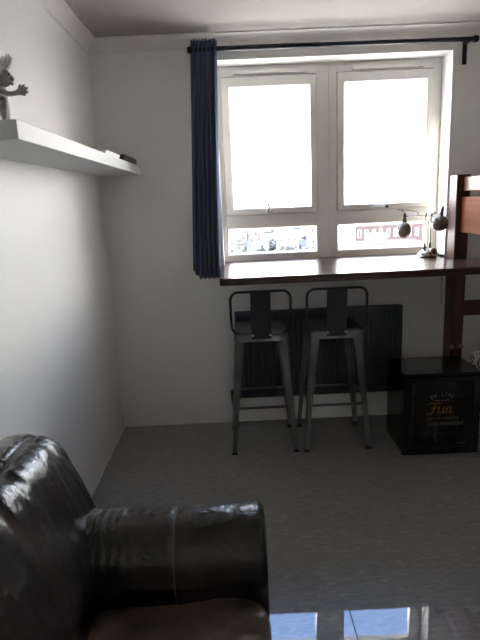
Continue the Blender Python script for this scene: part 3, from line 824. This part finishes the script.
# ------------------------------------------------------------------ the town outside
G = -28.
struct(MB().box(-1500, 1500, 12, 2600, G-1, G), 'ground', mat('pale_ground', (.66, .63, .57), .9, var=.3, vscale=.03))
BM = dict(cream=mat('cream_render', (.095, .092, .090), .8, var=.12, vscale=.2), white=mat('white_render', (.13, .13, .13), .8),
          brick=mat('red_brick', (.050, .031, .030), .85, var=.25, vscale=.5), slate=mat('slate_roof', (.024, .029, .038), .7, var=.2, vscale=.4),
          tile=mat('tile_roof', (.045, .032, .030), .8, var=.2, vscale=.4), glass=mat('dark_window', (.012, .015, .02), .35), fr=mat('white_frame', (.22, .22, .22), .6),
          tree=mat('dull_green_leaves', (.018, .023, .026), .9, var=.4, vscale=.6), trunk=mat('bark', (.07, .05, .04), .9), flat=mat('felt_roof', (.085, .09, .10), .9))
def house(name, x, y, w_, d_, h_, wm, rm_, label, group, gable=True, cols=3, floors=2, zb=G):
    r = thing(name, (x, y, zb), label, 'building', group)
    x0, x1, y0, y1, z1 = x-w_/2, x+w_/2, y-d_/2, y+d_/2, zb+h_
    MB().box(x0, x1, y0, y1, zb, z1).build('wall', BM[wm], r, smooth=False)
    if gable:
        rh = d_*.32
        MB().prism([(y0-.4, z1-.1), (y1+.4, z1-.1), (y, z1+rh)], x0-.3, x1+.3, 'x').build('roof', BM[rm_], r, smooth=False)
        MB().box(x0+w_*.15, x0+w_*.15+.9, y-.5, y+.5, z1+rh*.4, z1+rh+1.1).build('chimney', BM['brick'], r, smooth=False)
    else:
        MB().box(x0-.3, x1+.3, y0-.3, y1+.3, z1, z1+.7).build('roof', BM[rm_], r, smooth=False)
        MB().box(x-1.6, x+1.6, y-1.5, y+1.5, z1+.7, z1+2.6).build('stair_head', BM['cream'], r, smooth=False)
    ww = w_/cols*.5; fl = min(3., h_/floors)
    for f in range(floors):
        for c_ in range(cols):
            xx = x0+w_*(c_+.5)/cols; zz = z1-fl*(f+.5)
            q = MB().frame(xx-ww/2, xx+ww/2, zz-fl*.28, zz+fl*.28, .14, y0-.12, y0+.05).build('window', BM['fr'], r, smooth=False)
            MB().box(xx-ww/2+.1, xx+ww/2-.1, y0-.04, y0-.01, zz-fl*.28+.1, zz+fl*.28-.1).build('pane', BM['glass'], q, smooth=False)
    return r
house('apartment_block', 36, 116, 21, 13, 23.2, 'brick', 'flat', 'long red brick apartment block outside behind the desk lamp', None, False, 14, 7)
house('flat_roofed_block', 25, 92, 17, 15, 20.3, 'white', 'flat', 'pale flat-roofed block outside in front of the brick apartment block', None, False, 5, 3)
house('terraced_house', 58, 222, 20, 11, 13.0, 'cream', 'slate', 'grey-roofed pale house beyond the flat-roofed block outside', None, True, 4, 3)
rnd = random.Random(11)
GL, GR = 'pale houses seen through the left lower pane', 'pale houses outside to the right'
spots = []
for Yd, nn in ((232, 4), (278, 5), (332, 6), (392, 7), (460, 8), (540, 9)):
    for k in range(nn):
        pitch = .245*Yd/nn
        spots.append((-.05*Yd+pitch*(k+.5)+rnd.uniform(-1, 1), Yd+rnd.uniform(-4, 4)))
for i, (x, y) in enumerate(spots):
    top = 1.5-y*rnd.uniform(.066, .092)
    h_ = max(5.5, min(top-G, 16))
    wm = ['white', 'cream', 'white', 'cream', 'brick'][rnd.randrange(5)]
    house('terraced_house', x, y, rnd.uniform(8.5, 11.5), rnd.uniform(8, 10), h_, wm, ['slate', 'tile', 'flat'][rnd.randrange(3)],
          'distant small house outside, seen through the left lower window pane', GL, rnd.random() < .7, 3, 2)
def tree(x, y, h_, label, group):
    r = thing('tree', (x, y, G), label, 'tree', group)
    MB().tube([(x, y, G), (x+.2, y, G+h_*.5)], [.35, .22], 8).build('trunk', BM['trunk'], r)
    mb = MB(); rn = random.Random(int(x*7+y))
    for k in range(90):
        th = rn.uniform(0, 2*PI); u = rn.uniform(-1, 1); q = rn.random()**.4
        c_ = Vector((x+h_*.33*q*math.cos(th)*math.sqrt(1-u*u), y+h_*.33*q*math.sin(th)*math.sqrt(1-u*u), G+h_*.62+h_*.36*q*u))
        s_ = h_*rn.uniform(.05, .10); R = Matrix.Rotation(rn.uniform(0, PI), 3, Vector((rn.random(), rn.random(), rn.random()+.1)))
        mb.add([c_+R @ (Vector(v)*s_) for v in ((1,0,0), (-1,0,0), (0,1,0), (0,-1,0), (0,0,.8), (0,0,-.8))], [(0,2,4), (2,1,4), (1,3,4), (3,0,4), (2,0,5), (1,2,5), (3,1,5), (0,3,5)])
    mb.build('crown', BM['tree'], r, smooth=False)
rnd = random.Random(5)
for k, (Yd, n_) in enumerate(((210, 4), (255, 5), (306, 6), (362, 5))):
    for j in range(n_):
        tree((-.045+.24*(j+.5)/n_+rnd.uniform(-.005, .005))*Yd, Yd+rnd.uniform(-2, 2), rnd.uniform(8, 12), 'dull green tree among the distant houses outside the left lower pane', 'trees among the houses outside')
for k in range(6):
    tree(40+k*10, 190+rnd.uniform(-4, 4), rnd.uniform(12, 14), 'dull green tree in the row behind the brick apartment block', 'trees behind the brick block')

# ------------------------------------------------------------------ light
wd = bpy.data.worlds.new('sky'); SC.world = wd; wd.use_nodes = True
nt = wd.node_tree; L = nt.links.new; bg = nt.nodes['Background']
tc = nt.nodes.new('ShaderNodeTexCoord'); sp = nt.nodes.new('ShaderNodeSeparateXYZ'); L(tc.outputs['Generated'], sp.inputs[0])
mr = nt.nodes.new('ShaderNodeMapRange'); mr.inputs['From Min'].default_value = -.2; mr.inputs['From Max'].default_value = 1.
L(sp.outputs['Z'], mr.inputs['Value'])
cr = nt.nodes.new('ShaderNodeValToRGB'); e = cr.color_ramp.elements
e[0].position = 0.; e[0].color = (.44, .42, .39, 1)
e[1].position = .165; e[1].color = (.62, .60, .57, 1)
for p_, c_ in ((.18, (.82, .795, .755, 1)), (.36, (.77, .77, .77, 1)), (.50, (.40, .45, .55, 1)), (.68, (.064, .103, .195, 1)), (1., (.07, .12, .26, 1))):
    k = e.new(p_); k.color = c_
L(mr.outputs[0], cr.inputs['Fac']); 
gd = nt.nodes.new('ShaderNodeVectorMath'); gd.operation = 'DOT_PRODUCT'; gd.inputs[1].default_value = Vector((.82, .57, .10)).normalized()
L(tc.outputs['Generated'], gd.inputs[0])
gm = nt.nodes.new('ShaderNodeMath'); gm.operation = 'MAXIMUM'; gm.inputs[1].default_value = 0; L(gd.outputs['Value'], gm.inputs[0])
gp = nt.nodes.new('ShaderNodeMath'); gp.operation = 'POWER'; gp.inputs[1].default_value = 20; L(gm.outputs[0], gp.inputs[0])
gx = nt.nodes.new('ShaderNodeMix'); gx.data_type = 'RGBA'; gx.blend_type = 'ADD'; gx.clamp_result = False
L(gp.outputs[0], gx.inputs['Factor']); L(cr.outputs['Color'], gx.inputs['A']); gx.inputs['B'].default_value = (.06, .055, .05, 1)
L(gx.outputs['Result'], bg.inputs['Color'])
bg.inputs['Strength'].default_value = 9.0
sl_ = bpy.data.lights.new('sun', 'SUN'); sl_.energy = 17; sl_.angle = math.radians(.6); sl_.color = (1., .93, .82)
so_ = bpy.data.objects.new('sun', sl_); COL.objects.link(so_)
az, el = math.radians(14), math.radians(34)
d = Vector((math.cos(az)*math.cos(el), -math.sin(az)*math.cos(el), -math.sin(el)))
so_.rotation_euler = d.to_track_quat('-Z', 'Y').to_euler(); so_.location = (-8, 8, 9)

# ------------------------------------------------------------------ camera
p_, r_, yw, foc = .2243, -.0447, .0059, 521.98
cp, sp_ = math.cos(p_), math.sin(p_); cyw, syw = math.cos(yw), math.sin(yw)
fw = Vector((syw*cp, cyw*cp, -sp_)); ri = Vector((cyw, -syw, 0)); up = ri.cross(fw)
c_, s_ = math.cos(r_), math.sin(r_)
ri2 = ri*c_+up*s_; up2 = -ri*s_+up*c_
cam = bpy.data.cameras.new('camera'); co_ = bpy.data.objects.new('camera', cam); COL.objects.link(co_)
mw = Matrix((ri2, up2, -fw)).transposed().to_4x4(); mw.translation = (0, 0, 1.5)
co_.matrix_world = mw
cam.sensor_fit = 'VERTICAL'; cam.sensor_height = 32.; cam.lens = foc*32./640.; cam.clip_start = .02; cam.clip_end = 5000
SC.camera = co_
vs = SC.view_settings; vs.view_transform = 'Standard'; vs.look = 'None'; vs.gamma = 1; vs.use_curve_mapping = False; vs.exposure = 2.05
